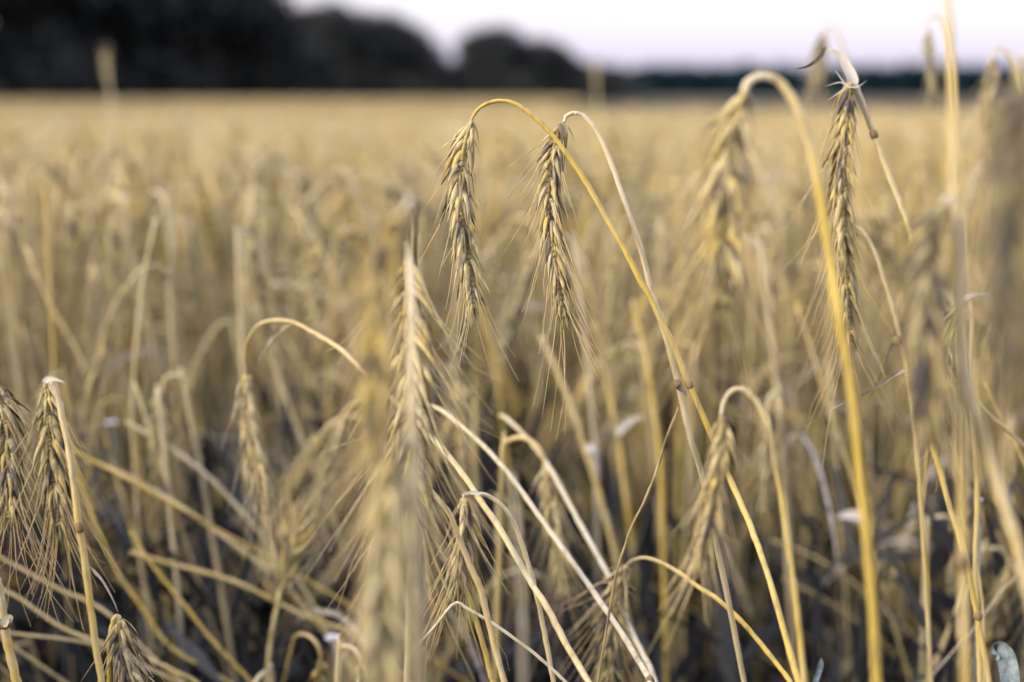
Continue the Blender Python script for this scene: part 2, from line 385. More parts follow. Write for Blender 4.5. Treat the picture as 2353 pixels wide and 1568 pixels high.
def lod_template(R, lod):
    h = R.uniform(1.05, 1.22); nod = min(1, max(.05, R.gauss(.84, .25))); lean = R.uniform(.0, .12)
    st, ea = stalk_curve(R, h, nod, lean); m = MB(); n0 = Vector((0, -1, 0.1)); tn = R.uniform(.2, .8)
    if lod == 0:
        tube(m, st, lambda u: .0019 - .0008 * u, 4, tone=tn, cap=False, n0=n0)
        ps, ln = resample(ea, 17); fr = frames(ps, Vector((R.gauss(0, 1), -1, 0)))
        for i in range(16):
            t, n, b = fr[i]; s = 1 if i % 2 else -1
            for side in (1, -1):
                a = math.radians(R.gauss(24, 5)); d = (t * math.cos(a) + b * s * math.sin(a) + n * side * .22).normalized(); lt = d.cross(n)
                L1 = .012; c = ps[i] + d * L1 * .4; w_ = .0022
                vs = [ps[i], c + lt * w_, c + n * side * w_, c - lt * w_, c - n * side * w_ * .6, ps[i] + d * L1]
                m.add(vs, [(0, 1, 2), (0, 2, 3), (0, 3, 4), (0, 4, 1), (5, 2, 1), (5, 3, 2), (5, 4, 3), (5, 1, 4)], tn + R.gauss(0, .25), R.random() ** 2 * .5)
                if R.random() < .8:
                    q = ps[i] + d * L1; dd = (d + b * s * .12 + Vector((R.gauss(0, .1), R.gauss(0, .1), -.08))).normalized(); al = R.uniform(.02, .045); ww = d.cross(n) * .00022
                    m.add([q - ww, q + ww, q + dd * al], [(0, 1, 2)], .7, 0)
        tube(m, ps, .0022, 4, tone=tn, dark=.25, cap=False)
    elif lod == 1:
        st2 = [st[i] for i in (0, 4, 7, 8, 10, 12, 13, 15)]
        tube(m, st2, .0016, 3, tone=tn, cap=False, n0=n0)
        ps, ln = resample(ea, 8)
        tube(m, ps, lambda u: .0036 * (math.sin(min(1, u * 1.3 + .2) * math.pi * .8) * .9 + .15) * (1.25 if int(u * 7.01) % 2 else .8), 4, tone=tn + .1, dark=.12, cap=False)
        for i in range(24):
            t = (ps[-1] - ps[0]).normalized(); q = ps[i % 7]; o_ = Vector((R.gauss(0, 1), R.gauss(0, 1), R.gauss(0, 1))).normalized(); dd = (t + o_ * .4).normalized()
            ww = dd.cross(o_).normalized() * .0003; m.add([q - ww, q + ww, q + dd * R.uniform(.03, .055)], [(0, 1, 2)], .7, 0)
    else:
        for k in range(2):
            o_ = Vector((.0018, 0, 0)) if k else Vector((0, .0018, 0)); a, b, c = st[0], st[8], st[-1]
            m.add([a - o_, a + o_, b + o_, b - o_, c + o_, c - o_], [(0, 1, 2, 3), (3, 2, 4, 5)], tn, 0)
            o2 = o_ * 2.2; a, b, c = ea[0], ea[3], ea[-1] ; m.add([a, b - o2, b + o2, c], [(0, 1, 2), (1, 3, 2)], tn + .1, .1)
            m.add([a, b - o2 * 3, c + Vector((0, 0, -.03)), b + o2 * 3], [(0, 1, 2), (0, 2, 3)], tn + .2, .0) if k else None
    if lod < 2:      # dry leaf hanging from the stem
        for q in range(R.choice((1, 2, 3))):
            i = R.randint(3, 7); p = st[i].copy(); a = R.uniform(0, 6.28); d = Vector((math.cos(a) * .5, math.sin(a) * .5, .8)); ps = [p.copy()]
            for j in range(5 if lod == 0 else 3):
                d = (d + Vector((0, 0, -.55))).normalized(); p = p + d * .035; ps.append(p.copy())
            ribbon(m, ps, R.uniform(.003, .006), Vector((-d.y, d.x, .3)), tn + .3, R.random() * .4, R.uniform(-2, 2))
    return quad_tris(m)

def scatter(nb, temps, rng, xs, ys, lean_extra=0.0, hmul=None, tone_shift=0.0, dark_shift=0.0, sd=.035):
    for x, y in zip(xs, ys):
        v, t, tn, dk = temps[rng.integers(len(temps))]
        a = rng.normal(0.2, 1.3) if rng.random() < .7 else rng.uniform(0, 6.28)
        s = ((hmul(x, y) if hmul is not None else 1.25) - abs(rng.normal(0, sd))) / v[:, 2].max()
        c, sn = math.cos(a), math.sin(a); M_ = np.array([[c, -sn, 0], [sn, c, 0], [0, 0, 1.0]])
        q = v @ M_.T
        q[:, 2] *= s
        le = rng.normal(0, .05, 2)
        if rng.random() < lean_extra: le = le + np.array([rng.normal(-.25, .5), rng.normal(0, .3)])
        q[:, 0] += q[:, 2] * le[0]; q[:, 1] += q[:, 2] * le[1]
        k = math.sqrt(1 + le @ le); q[:, 2] /= k
        q[:, 0] += x; q[:, 1] += y
        pat = .5 + .5 * math.sin(x * 2.1 + y * .9) * math.sin(y * 1.3 - x * .7)
        nb.add(q, t, tn + rng.normal(tone_shift, .3), dk + dark_shift + abs(rng.normal(.04, .06 + .16 * pat)))

rng = np.random.default_rng(11)
R0 = random.Random(5)
def wedge(y0, y1, dens, margin=1.0, slope=.42, clear=0.0):
    area = slope * (y1 ** 2 - y0 ** 2) + 2 * margin * (y1 - y0); n = int(area * dens); out_x = []; out_y = []
    while len(out_x) < n:
        y = y0 + (y1 - y0) * rng.random(); x = rng.uniform(-1, 1) * (slope * y1 + margin)
        if abs(x) < slope * y + margin and math.hypot(x, y) > clear: out_x.append(x); out_y.append(y)
    return out_x, out_y

T0 = [lod_template(R0, 0) for _ in range(16)]; T1 = [lod_template(R0, 1) for _ in range(14)]; T2 = [lod_template(R0, 2) for _ in range(10)]
field = NB()
xs, ys = wedge(1.25, 3.2, 480, .8); scatter(field, T0, rng, xs, ys, .15, hmul=lambda x, y: 1.255, sd=.17)
xs, ys = wedge(3.2, 12, 260, 1.5); scatter(field, T1, rng, xs, ys, .06, hmul=lambda x, y: 1.235 - .007 * (y - 3), sd=.13)
xs, ys = wedge(12, 45, 50, 3.0)
keep = [(x, y) for x, y in zip(xs, ys) if not (x > y * .02 and y > 14 + 6 * rng.random())]
scatter(field, T2, rng, [k[0] for k in keep], [k[1] for k in keep], .0, hmul=lambda x, y: 1.2, sd=.12)
xs, ys = wedge(45, 100, 9, 4.0)
T3 = [(v * np.array([2.2, 2.2, 1]), t, a_, b_) for v, t, a_, b_ in T2]
keep = [(x, y) for x, y in zip(xs, ys) if x < y * (.02 + .03 * rng.random()) and y < 74 + max(0, x + 25) * 1.2]
scatter(field, T3, rng, [k[0] for k in keep], [k[1] for k in keep], .0, hmul=lambda x, y: 1.17, sd=.12)
# the crop goes on round the photographer
nb_x, nb_y = [], []
while len(nb_x) < 3200:
    x = rng.uniform(-2.2, 2.2); y = rng.uniform(-1.8, 1.3)
    if (y < -.22 or abs(x) > .40 * max(y, 0) + .24): nb_x.append(x); nb_y.append(y)
scatter(field, T0, rng, nb_x, nb_y, .0, hmul=lambda x, y: 1.27 if y > -.4 else 1.32, sd=.10)
fo = field.build('rye_field', M_FIELD); tag(fo, 'dense mass of ripe straw coloured rye reaching back towards the trees', 'rye crop', kind='stuff')

def weedy_strip():
    m = MB(); rr = [15 * 1.035 ** i for i in range(44)]; n = 160; R = random.Random(4); vs = []; fs = []
    for i, r_ in enumerate(rr):
        for k in range(n + 1):
            a = math.radians(52 + 37 * k / n); z = (.84 if i % 2 else .5) + R.uniform(-.12, .12) if 0 < i < len(rr) - 1 else 0.0
            vs.append((r_ * math.cos(a), r_ * math.sin(a), z))
    for i in range(len(rr) - 1):
        for k in range(n):
            a = i * (n + 1) + k; fs.append((a, a + n + 1, a + n + 2, a + 1))
    m.add(vs, fs, .4, .1); o = m.build('weedy_strip', M_WEEDY, smooth=False); tag(o, 'low olive strip of weeds beyond the rye at the right', 'weeds', kind='stuff')
weedy_strip()
# weeds added between the stems to block light and fill the gaps dark
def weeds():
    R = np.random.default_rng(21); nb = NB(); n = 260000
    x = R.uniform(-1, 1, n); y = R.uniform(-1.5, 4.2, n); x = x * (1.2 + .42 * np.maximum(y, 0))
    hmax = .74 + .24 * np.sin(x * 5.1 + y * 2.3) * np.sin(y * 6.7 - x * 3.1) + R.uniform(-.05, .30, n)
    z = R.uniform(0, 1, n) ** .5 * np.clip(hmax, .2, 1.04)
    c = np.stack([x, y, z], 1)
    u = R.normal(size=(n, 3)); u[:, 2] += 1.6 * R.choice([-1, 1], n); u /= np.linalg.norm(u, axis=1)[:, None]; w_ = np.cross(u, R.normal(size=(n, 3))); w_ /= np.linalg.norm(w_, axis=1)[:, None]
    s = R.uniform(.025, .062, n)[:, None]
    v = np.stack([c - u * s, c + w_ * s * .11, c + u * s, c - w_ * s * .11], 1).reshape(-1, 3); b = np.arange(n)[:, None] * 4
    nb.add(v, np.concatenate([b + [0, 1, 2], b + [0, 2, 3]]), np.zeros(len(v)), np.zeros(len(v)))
    o = nb.build('added_shade_weeds', M_SHADEWEED); tag(o, 'dark leafy weeds added low down to shade the gaps between the rye stems', 'weeds', kind='stuff')
weeds()

# ------------------------------------------------------------------ trees
def crown_mesh(seed, leaves=5000):
    """unit tree: height 1, crown leaf clumps; returns mesh data"""
    R = np.random.default_rng(seed); m = NB(); lobes = []
    for i in range(16):       # a dome of rounded clumps
        a = i * 2.4 + R.uniform(-.4, .4); el = math.asin(min(1, max(-.5, -.4 + 1.4 * (i + .5) / 16 + R.uniform(-.08, .08)))); rad_ = R.uniform(.8, 1.05)
        lobes.append((.24 * math.cos(el) * math.cos(a) * rad_, .24 * math.cos(el) * math.sin(a) * rad_, .58 + .26 * math.sin(el) * rad_, R.uniform(.12, .17)))
    lobes.append((0, 0, .55, .24))
    top_ = max(l[2] + l[3] for l in lobes); lobes = [(l[0], l[1], l[2] / top_, l[3] / top_) for l in lobes]
    for i in range(4):
        a = R.uniform(0, 6.28); lobes.append((.18 * math.cos(a), .18 * math.sin(a), R.uniform(.1, .25), R.uniform(.10, .15)))
    n = leaves; li = R.integers(len(lobes), size=n); C = np.array([l[:3] for l in lobes])[li]; r_ = np.array([l[3] for l in lobes])[li]
    d = R.normal(size=(n, 3)); d /= np.linalg.norm(d, axis=1)[:, None]; rad = r_ * R.uniform(.25, 1.12, n) ** .6
    c = C + d * rad[:, None]; c[:, 2] = np.clip(c[:, 2], .02, 1.0)
    u = R.normal(size=(n, 3)); u /= np.linalg.norm(u, axis=1)[:, None]; w_ = np.cross(u, R.normal(size=(n, 3))); w_ /= np.linalg.norm(w_, axis=1)[:, None]
    s = R.uniform(.016, .034, n)[:, None]
    v = np.stack([c - u * s, c + w_ * s * .6, c + u * s, c - w_ * s * .6], 1).reshape(-1, 3)
    b = np.arange(n)[:, None] * 4; t = np.concatenate([b + [0, 1, 2], b + [0, 2, 3]])
    m.add(v, t, np.zeros(len(v)), np.zeros(len(v))); return m, lobes
def trunk_mesh(lobes, seed):
    m = MB(); R = random.Random(seed)
    tube(m, [Vector((0, 0, -.01)), Vector((.004, 0, .25)), Vector((-.004, .004, .55)), Vector((0, 0, .8))], lambda u: .022 * (1 - u) + .004, 8)
    for l in lobes[:9]:
        z0 = max(.12, l[2] - .2); tube(m, [Vector((0, 0, z0)), Vector((l[0] * .5, l[1] * .5, z0 + .08)), Vector(l[:3])], lambda u: .009 * (1 - u) + .002, 5)
    return m
variants = []
for k in range(5):
    cm, lobes = crown_mesh(40 + k); tm = trunk_mesh(lobes, k)
    variants.append((cm, tm))
tree_protos = {}
def tree(x, dist, h, wid, k, label, name='broadleaf_tree', group='trees along the field edge'):
    X = (x - 1176.5) / 3268 * dist
    root = empty(name, (X, dist, 0)); tag(root, label, 'tree', group)
    root.scale = (h * wid, h * wid, h); root.rotation_euler = (0, 0, k * 1.7 + x)
    if k not in tree_protos:
        c = variants[k][0].build('crown', M_CROWN); t = variants[k][1].build('trunk', M_BARK); tree_protos[k] = (c, t)
    else:
        c, t = [q.copy() for q in tree_protos[k]]; COL.objects.link(c); COL.objects.link(t)
    c.parent = root; t.parent = root
HOR = 219
def hgt(top, dist): return (HOR - top) / 3268 * dist + CAM_H
# (x px, top y px, distance, width factor, label)
TREES = [
    (-60, -330, 78, 1.0, 'tall dark tree at the left edge of the photo, nearest of the row'),
    (60, -250, 84, 1.1, 'dark tree filling the upper left corner'),
    (170, -210, 88, 1.1, 'dark tree behind the pale upright ear at upper left'),
    (270, -180, 92, 1.1, 'dark tree just right of the pale upright ear at upper left'),
    (360, -150, 96, 1.0, 'dark tree left of the small gap of sky among the trees'),
    (450, -120, 102, 0.9, 'dark tree over the small gap of sky among the trees'),
    (540, -60, 106, 1.0, 'dark tree right of the small gap of sky among the trees'),
    (610, -15, 112, 0.85, 'last tree tall enough to reach the top of the photo'),
    (690, 95, 120, 1.0, 'low tree in the dip beside the tall dark trees'),
    (755, 10, 150, 0.85, 'round topped tree, first to the right of the tall mass'),
    (830, 30, 158, 0.85, 'tree just right of the round topped one, slightly lower'),
    (900, 38, 165, 0.75, 'brownish tree in the middle of the second clump'),
    (960, 78, 175, 0.7, 'tree on the right shoulder of the second clump'),
    (1030, 140, 190, 1.2, 'low tree in the notch between the second and third clump'),
    (1112, 68, 215, 0.75, 'left tree of the third clump, over the left arching ear'),
    (1155, 66, 225, 0.85, 'broad dark tree at the top of the third clump'),
    (1240, 92, 240, 0.9, 'tree on the right of the third clump, above the right arching ear'),
    (1300, 126, 260, 1.0, 'small tree where the clump slopes down to the right'),
    (1350, 148, 290, 1.2, 'low tree at the right foot of the tree row'),
    (1410, 158, 320, 1.3, 'lowest rightmost tree, merging with the far forest'),
]
for i, (x, top, dist, wd, lab) in enumerate(TREES): tree(x, dist, hgt(top, dist) * 1.03, wd * (1.6 if top > 0 else 1.3), i % 5, lab)

def clumps(name, mat, centres, size, per, leaf, label, cat, seed):
    R = np.random.default_rng(seed); nb = NB()
    for (x, y, z, rx, rz) in centres:
        d = R.normal(size=(per, 3)); d /= np.linalg.norm(d, axis=1)[:, None]; rr = R.uniform(.4, 1.05, per)[:, None]
        c = np.array([x, y, z]) + d * rr * np.array([rx, rx * .8, rz]); c[:, 2] = np.maximum(c[:, 2], .1)
        u = R.normal(size=(per, 3)); u /= np.linalg.norm(u, axis=1)[:, None]; w_ = np.cross(u, R.normal(size=(per, 3))); w_ /= np.linalg.norm(w_, axis=1)[:, None]
        s = leaf * R.uniform(.6, 1.3, per)[:, None]
        v = np.stack([c - u * s, c + w_ * s * .8, c + u * s, c - w_ * s * .8], 1).reshape(-1, 3); b = np.arange(per)[:, None] * 4
        nb.add(v, np.concatenate([b + [0, 1, 2], b + [0, 2, 3]]), np.zeros(len(v)), np.zeros(len(v)))
    o = nb.build(name, mat); tag(o, label, cat, kind='stuff'); return o
R = random.Random(8); cs = []
for i in range(120):       # undergrowth under the row of trees
    x = -130 + i * 13.2 + R.uniform(-6, 6); dist = 74 + (max(0, x) / 1450) ** 1.6 * 230 + R.uniform(0, 14)
    cs.append(((x - 1176.5) / 3268 * dist, dist, R.uniform(.8, 1.8), dist * .012 + 1.5, R.uniform(1.6, 2.6) + (2.6 if x < 600 else 0) + max(0, x) / 1200))
clumps('undergrowth', M_CROWN, cs, 1, 170, .55, 'dark undergrowth along the foot of the tree row', 'bushes', 3)
cs = []
for i in range(900):
    x = R.uniform(-700, 700); y = 900 + R.uniform(0, 60); cs.append((x, y, 8.5 + R.uniform(-1, 1), R.uniform(4, 7), 11.2 + R.uniform(0, 1.8)))
clumps('distant_forest', M_FOREST, cs, 1, 90, 2.4, 'far blue green forest along the horizon at the right', 'forest', 5)

# ------------------------------------------------------------------ the rye stalks one can tell apart
E = lambda **k: k
hero('yellow arching stalk in sharp focus whose ear is the left of two sharp ears',
     [(1083,281),(1087,268),(1104,247),(1129,235),(1154,232),(1184,239),(1218,262),(1260,300),(1298,348),(1344,416),(1390,496),(1432,568),(1466,635),(1496,687),(1517,735),(1545,790),(1583,883),(1630,990),(1672,1090,.645),(1725,1210,.63),(1770,1340,.61),(1810,1480,.60),(1835,1568,.59)],
     [(1083,281),(1070,315),(1060,360),(1056,412),(1057,475),(1067,559),(1080,643),(1087,708)],
     r=(.0007,.00135), tone=(.0,.25), earkw=E(tone=.5, dark=.08, awn_frac=.5, awn=.04, nodes=34, wscale=1.0),
     nodes_=[(1583,883,.64,1630,990)], roll=.25)
hero('pale arching stalk in sharp focus, its greyer ear the right of two sharp ears',
     [(1296,281),(1300,270),(1310,262),(1323,260),(1340,266),(1361,287),(1382,323),(1407,382),(1432,454),(1453,513),(1475,580),(1491,648),(1508,707),(1527,765),(1558,883),(1584,998,.645),(1610,1082,.65),(1636,1203,.66),(1673,1376,.67),(1710,1568,.68)],
     [(1294,283),(1280,319),(1268,370),(1262,433),(1262,496),(1270,559),(1280,622),(1286,677),(1296,725)],
     d=.648, r=(.0008,.0014), tone=(.85,.7), earkw=E(tone=.55, dark=.22, awn_frac=.9, awn=.052, nodes=36, wscale=.93, spread=.95),
     nodes_=[(1558,883,.645,1584,998,.0017)],
     leaves=[dict(p=[(1558,886),(1562,893),(1572,902),(1577,916)], d=.643, w=.004, tone=.4, dark=.8),
             dict(p=[(1291,283),(1292,296),(1291,310),(1288,318)], d=.642, w=.005, tone=.0, dark=.1)], roll=-.1)
hero('large blurred arching stalk, golden stem, right of the two sharp ears',
     [(1711,212,.475),(1716,195,.475),(1730,182,.475),(1756,174,.475),(1784,183,.475),(1808,209,.475),(1837,262,.475),(1865,343,.475),(1884,438,.475),(1898,533,.475),(1913,628,.475),(1927,723,.47),(1950,850,.47),(1965,960,.47),(1975,1080,.47),(1987,1190,.47),(2000,1330,.47),(2015,1568,.47)],
     [(1711,212),(1692,265),(1676,343),(1667,414),(1662,486),(1659,557),(1655,628),(1651,690)],
     d=.475, ed=.475, r=(.0014,.0017), tone=(1.1,-.1), earkw=E(tone=.6, dark=.12, awn=.05, awn_frac=.9, wscale=1.0, spread=1.15),
     leaves=[dict(p=[(1985,1192),(1965,1186),(1940,1184),(1922,1190)], d=.47, w=.004, tone=1, dark=0, nz=1)])
hero('grey brown ear on a stalk with fuzzy white sheath and curled dark leaf tip',
     [(1950,185),(1958,186),(1966,200),(1979,233),(2008,309),(2027,362),(2051,424),(2075,485),(2094,538),(2112,620),(2124,740),(2131,870),(2140,1009),(2160,1080),(2184,1171),(2216,1271),(2237,1376),(2252,1450),(2268,1533)],
     [(1950,190),(1944,247),(1939,295),(1933,366),(1931,438),(1932,509),(1934,581),(1939,652),(1944,723),(1946,795)],
     d=.70, ed=.695, r=(.0016,.0014), tone=(.95,.3), roll=.3, earkw=E(tone=.5, dark=.18, awn=.055, awn_frac=.9, nodes=46, wscale=1.0, spread=.95),
     nodes_=[(2008,309,.70,2027,362,.0018), (2247,1415,.70,2252,1450,.002)],
     leaves=[dict(p=[(1958,205),(1955,180),(1944,157),(1930,133),(1914,119),(1898,110)], d=.695, w=.006, tone=1.0, dark=0, twist=.3),
             dict(p=[(1900,108),(1890,122),(1875,138),(1855,150),(1837,155),(1822,156)], d=.695, w=.0028, tone=.2, dark=.85, twist=1.5)]
            + [dict(p=[(1945,200),(a1,b1),(a2,b2)], d=.69, w=.0007, tone=1, dark=0, twist=0) for a1,b1,a2,b2 in
               [(1930,190,1893,200),(1928,175,1918,160),(1970,200,1994,184),(1925,215,1899,233)]])
hero('thin golden arching stem behind the white sheathed ear, ending in a pale knot',
     [(1960,519),(1967,521),(1980,530),(1996,550),(2014,590),(2033,650),(2052,710),(2068,771),(2085,850),(2100,960),(2112,1100),(2125,1300),(2140,1568)],
     None, d=.74, r=(.0006,.0012), tone=(.8,.2), nodes_=[(2063,783,.735,2070,795,.0022)],
     leaves=[dict(p=[(2086,848),(2060,858),(2020,884),(1970,912),(1930,930),(1898,948)], d=.66, w=.0018, tone=.5, dark=.6, twist=2),
             dict(p=[(2060,783),(2045,800),(2030,845),(2010,890),(1992,928)], d=.75, w=.0022, tone=.2, dark=.8, twist=1)])
hero('broad blurred grey ear nodding just left of the tall upright stem',
     [(2168,470),(2180,456),(2196,475),(2205,560),(2208,700),(2212,820),(2225,910),(2252,988),(2299,1124),(2330,1230),(2353,1318),(2400,1500)],
     [(2168,470),(2150,510),(2132,590),(2126,690),(2128,790),(2136,890),(2138,990)],
     d=.43, ed=.42, r=(.0012,.0019), tone=(.9,.5), earkw=E(tone=.5, dark=.4, awn=.03, awn_frac=.5, wscale=1.05))
hero('very close dark blurred ear cut off by the right edge',
     [(2352,190),(2362,150),(2385,140),(2410,200),(2425,400),(2440,800),(2450,1200),(2460,1568)],
     [(2352,190),(2336,280),(2326,400),(2322,520),(2324,640),(2330,760),(2338,860)],
     d=.31, ed=.305, r=(.0012,.0018), tone=(.5,.5), earkw=E(tone=.3, dark=.65, awn=.03, awn_frac=.5, wscale=.95))
hero('tall blurred upright stem rising past the top of the photo at the right',
     [(2172,-220),(2174,-100),(2178,0),(2183,100),(2190,300),(2195,500),(2200,700),(2205,900),(2210,1150),(2215,1400),(2220,1568)],
     [(2172,-220),(2165,-330),(2150,-430),(2130,-520)], d=.43, ed=.43, r=(.0009,.0013), tone=(.5,.3), nodes_=[(2211,1292,.428,2212,1350,.0024)])
hero('blurred brown ear hanging against the sky and forest behind the curled leaf tip',
     [(1893,75),(1899,62),(1915,64),(1930,90),(1945,150),(1960,260),(1972,420)], [(1893,75),(1888,100),(1883,130),(1880,160),(1876,192)],
     d=1.25, r=(.0008,.0014), tone=(.6,.3), earkw=E(nodes=26, dark=.4, awn=.03), )
hero('thin blurred stalk arching left beside the tall upright stem, against the sky',
     [(2133,70),(2130,52),(2142,38),(2158,38),(2172,60),(2186,130),(2196,260),(2210,420)], [(2133,70),(2134,105),(2138,150),(2142,205)],
     d=1.05, r=(.0006,.0012), tone=(.7,.4), earkw=E(nodes=22, dark=.3, awn=.02, wscale=.55))
hero('slim ear drooping on the far forest line near the right edge',
     [(2281,132),(2286,116),(2298,110),(2315,124),(2332,150),(2352,215),(2375,330)], [(2281,132),(2278,170),(2277,215),(2276,255),(2275,290)],
     d=1.02, r=(.0007,.0013), tone=(.7,.3), earkw=E(nodes=28, dark=.25, awn=.04, wscale=.8))
hero('ear partly hidden behind the tall upright stem with a pale leaf pointing right',
     [(2205,700),(2215,686),(2228,690),(2232,740),(2230,850),(2238,1000),(2246,1150),(2240,1300),(2248,1450),(2252,1568)],
     [(2205,700),(2182,740),(2170,800),(2167,860),(2166,920),(2166,985)], d=.72, r=(.0009,.0014), tone=(.6,.2),
     earkw=E(nodes=30, dark=.3, awn=.04), leaves=[dict(p=[(2212,690),(2230,682),(2258,678),(2290,682)], d=.72, w=.0035, tone=.8, dark=.1, nz=1)])
hero('ear with a bright straight golden stem in front of it near the left edge',
     [(104,879),(108,874),(117,874),(129,897),(146,974),(161,1048),(170,1121),(183,1218),(195,1291),(207,1388),(219,1476),(234,1568)],
     [(107,880),(112,910),(114,950),(118,1023),(126,1096),(134,1169),(137,1205)], d=.60, ed=.612, r=(.0012,.0015), tone=(.8,.1), roll=.1,
     earkw=E(tone=.55, dark=.2, awn=.05, awn_frac=.9, nodes=32, wscale=.92, spread=.95), nodes_=[(183,1212,.599,190,1250,.0016)],
     leaves=[dict(p=[(104,879),(112,872),(128,873),(150,880)], d=.595, w=.0025, tone=1, dark=0),
             dict(p=[(205,1300),(235,1335),(260,1380),(272,1410)], d=.63, w=.0012, tone=.6, dark=.3)])
hero('ear half cut off by the left edge with long fanning awns',
     [(-6,888),(-16,872),(-34,890),(-52,980),(-70,1150),(-80,1350),(-90,1568)], [(-4,890),(8,930),(15,970),(19,1023),(24,1096),(27,1150),(28,1185)],
     d=.62, ed=.615, r=(.001,.0014), earkw=E(tone=.5, dark=.25, awn=.055, awn_frac=1, nodes=32, wscale=.95, spread=1.0))
hero('long stalk arching over the left middle, dropping a slim pale ear at its left end',
     [(567,863),(564,818),(570,784),(590,751),(623,737),(674,741),(724,767),(780,801),(820,838),(887,902),(909,924),(965,975),(1021,1037),(1069,1098),(1106,1154),(1150,1218),(1217,1334),(1254,1391),(1301,1481),(1353,1568)],
     [(567,863),(567,924),(576,997),(590,1070),(604,1137),(615,1188)], d=.82, d2=.60, ed=.82, r=(.0007,.0014), tone=(.2,.5), roll=1.3,
     earkw=E(tone=.8, dark=.0, awn=.04, awn_frac=.9, nodes=32), nodes_=[(1069,1098,.672,1106,1154,.0017)],
     leaves=[dict(p=[(676,741),(650,752),(622,778),(600,810),(585,842)], d=.77, w=.003, tone=.3, dark=.45)])
hero('pale stalk standing right in front of its own long fanning ear, left of centre',
     [(936,600,.575),(934,572,.55),(937,562,.53),(941,600,.50),(946,700,.46),(947,850,.43),(948,1000,.42),(950,1200,.41),(952,1400,.405),(955,1568,.40)],
     [(936,600,.575),(940,700,.575),(944,850,.575),(946,1000,.575),(947,1120,.575),(948,1210,.575)], d=.55, r=(.0008,.0014), tone=(.9,.75),
     earkw=E(tone=.6, dark=.08, awn=.07, awn_frac=1, nodes=46, wscale=1.15, spread=1.35))
hero('close blurred ear with a golden brown neck, topmost of the blurred ears left of centre',
     [(932,478,.395),(939,466,.405),(949,466,.43),(955,500,.50),(952,600,.60),(952,800,.63),(948,1000,.63),(945,1200,.63),(940,1400,.63),(935,1568,.63)],
     [(930,482),(908,530),(886,610),(874,720),(866,840),(862,960),(858,1040)], d=.40, ed=.395, r=(.0008,.0015), tone=(.8,.6),
     earkw=E(tone=.3, dark=.0, awn=.04, awn_frac=.8, nodes=38, wscale=.82))
hero('big close blurred ear at the bottom left of centre with a brown neck',
     [(912,1045),(925,1015),(943,1015),(953,1060),(958,1200),(962,1400),(966,1568)],
     [(908,1045),(896,1110),(890,1200),(886,1320),(882,1440),(878,1560),(876,1640)], d=.40, ed=.39, r=(.0010,.0016), tone=(.9,.8),
     earkw=E(tone=.75, dark=.05, awn=.05, awn_frac=.9, nodes=38, wscale=.98))
hero('short ear with fanning awns low in the middle under a thin whitish arching stem',
     [(1067,1145),(1066,1137),(1078,1134),(1095,1135),(1122,1140),(1156,1165),(1184,1210),(1206,1272),(1217,1308),(1235,1376),(1254,1470),(1272,1568)],
     [(1067,1145),(1067,1170),(1064,1221),(1057,1278),(1050,1325),(1046,1350)], d=.66, ed=.665, r=(.0006,.0012), tone=(1,.5), roll=.5,
     earkw=E(tone=.45, dark=.22, awn=.055, awn_frac=1, nodes=24, wscale=1.0, spread=1.1),
     leaves=[dict(p=[(1105,1136),(1085,1132),(1068,1133),(1058,1136)], d=.655, w=.002, tone=1, dark=.0)])
hero('golden stem dropping from the short low ear to the bottom edge', [(1060,1320),(1066,1340),(1089,1412),(1111,1485),(1128,1552),(1133,1568)], None, d=.67, r=(.0009,.0013), tone=(.0,.0), name='rye_stalk')
hero('straight stem passing in front of the short low ear', [(985,1125),(993,1132),(1033,1182),(1055,1238),(1083,1306),(1106,1362),(1122,1429),(1145,1518),(1159,1568)], None, d=.60, r=(.0010,.0013), tone=(.4,.4))
hero('thin grey bent straw, peaked like a roof below the short low ear', [(940,1510),(954,1490),(999,1440),(1044,1387),(1077,1401),(1134,1434),(1206,1485),(1260,1530),(1300,1568)], None, d=.63, r=(.0006,.0007), tone=(.9,.9), name='bent_straw', cat='straw')
hero('whitish leaning stem crossing the lower middle, left of a parallel blurrier one',
     [(960,925),(1010,941),(1055,975),(1111,1025),(1167,1087),(1217,1156),(1270,1229),(1322,1302),(1374,1376),(1421,1444),(1463,1512),(1490,1559)], None, d=.78, d2=.66, r=(.001,.0014), tone=(.7,1), nodes_=[(1493,1563,.66,1500,1575,.0018)])
hero('blurrier pale leaning stem, parallel and right of the sharp whitish one',
     [(1150,955),(1170,967),(1212,1009),(1254,1061),(1296,1135),(1332,1203),(1364,1260),(1400,1329),(1432,1412),(1465,1480),(1495,1538)], None, d=.88, d2=.74, r=(.0012,.0015), tone=(.5,1))
hero('blurred golden stem slanting down under the right sharp ear, with a white leaf stub',
     [(1243,773),(1280,852),(1317,946),(1338,1009),(1358,1072),(1380,1145),(1400,1219),(1420,1300)], None, d=1.02, r=(.0018,.0020), tone=(.4,.2),
     leaves=[dict(p=[(1345,1030),(1362,1035),(1372,1065),(1378,1110)], d=.98, w=.006, tone=1, dark=0)])
hero('blurred upright golden stem right of the white leaf stub', [(1455,690),(1468,747),(1490,852),(1505,957),(1516,1040),(1521,1140),(1525,1300)], None, d=1.02, r=(.0016,.0019), tone=(.4,.1))
hero('blurred golden stem with a pale leaf sticking up to the right, lower middle',
     [(1365,740),(1380,800),(1400,904),(1416,983),(1432,1088),(1445,1200),(1462,1340)], None, d=1.08, r=(.0018,.0021), tone=(.3,.1),
     leaves=[dict(p=[(1416,998),(1430,980),(1455,965),(1482,955)], d=1.05, w=.007, tone=1, dark=0)])
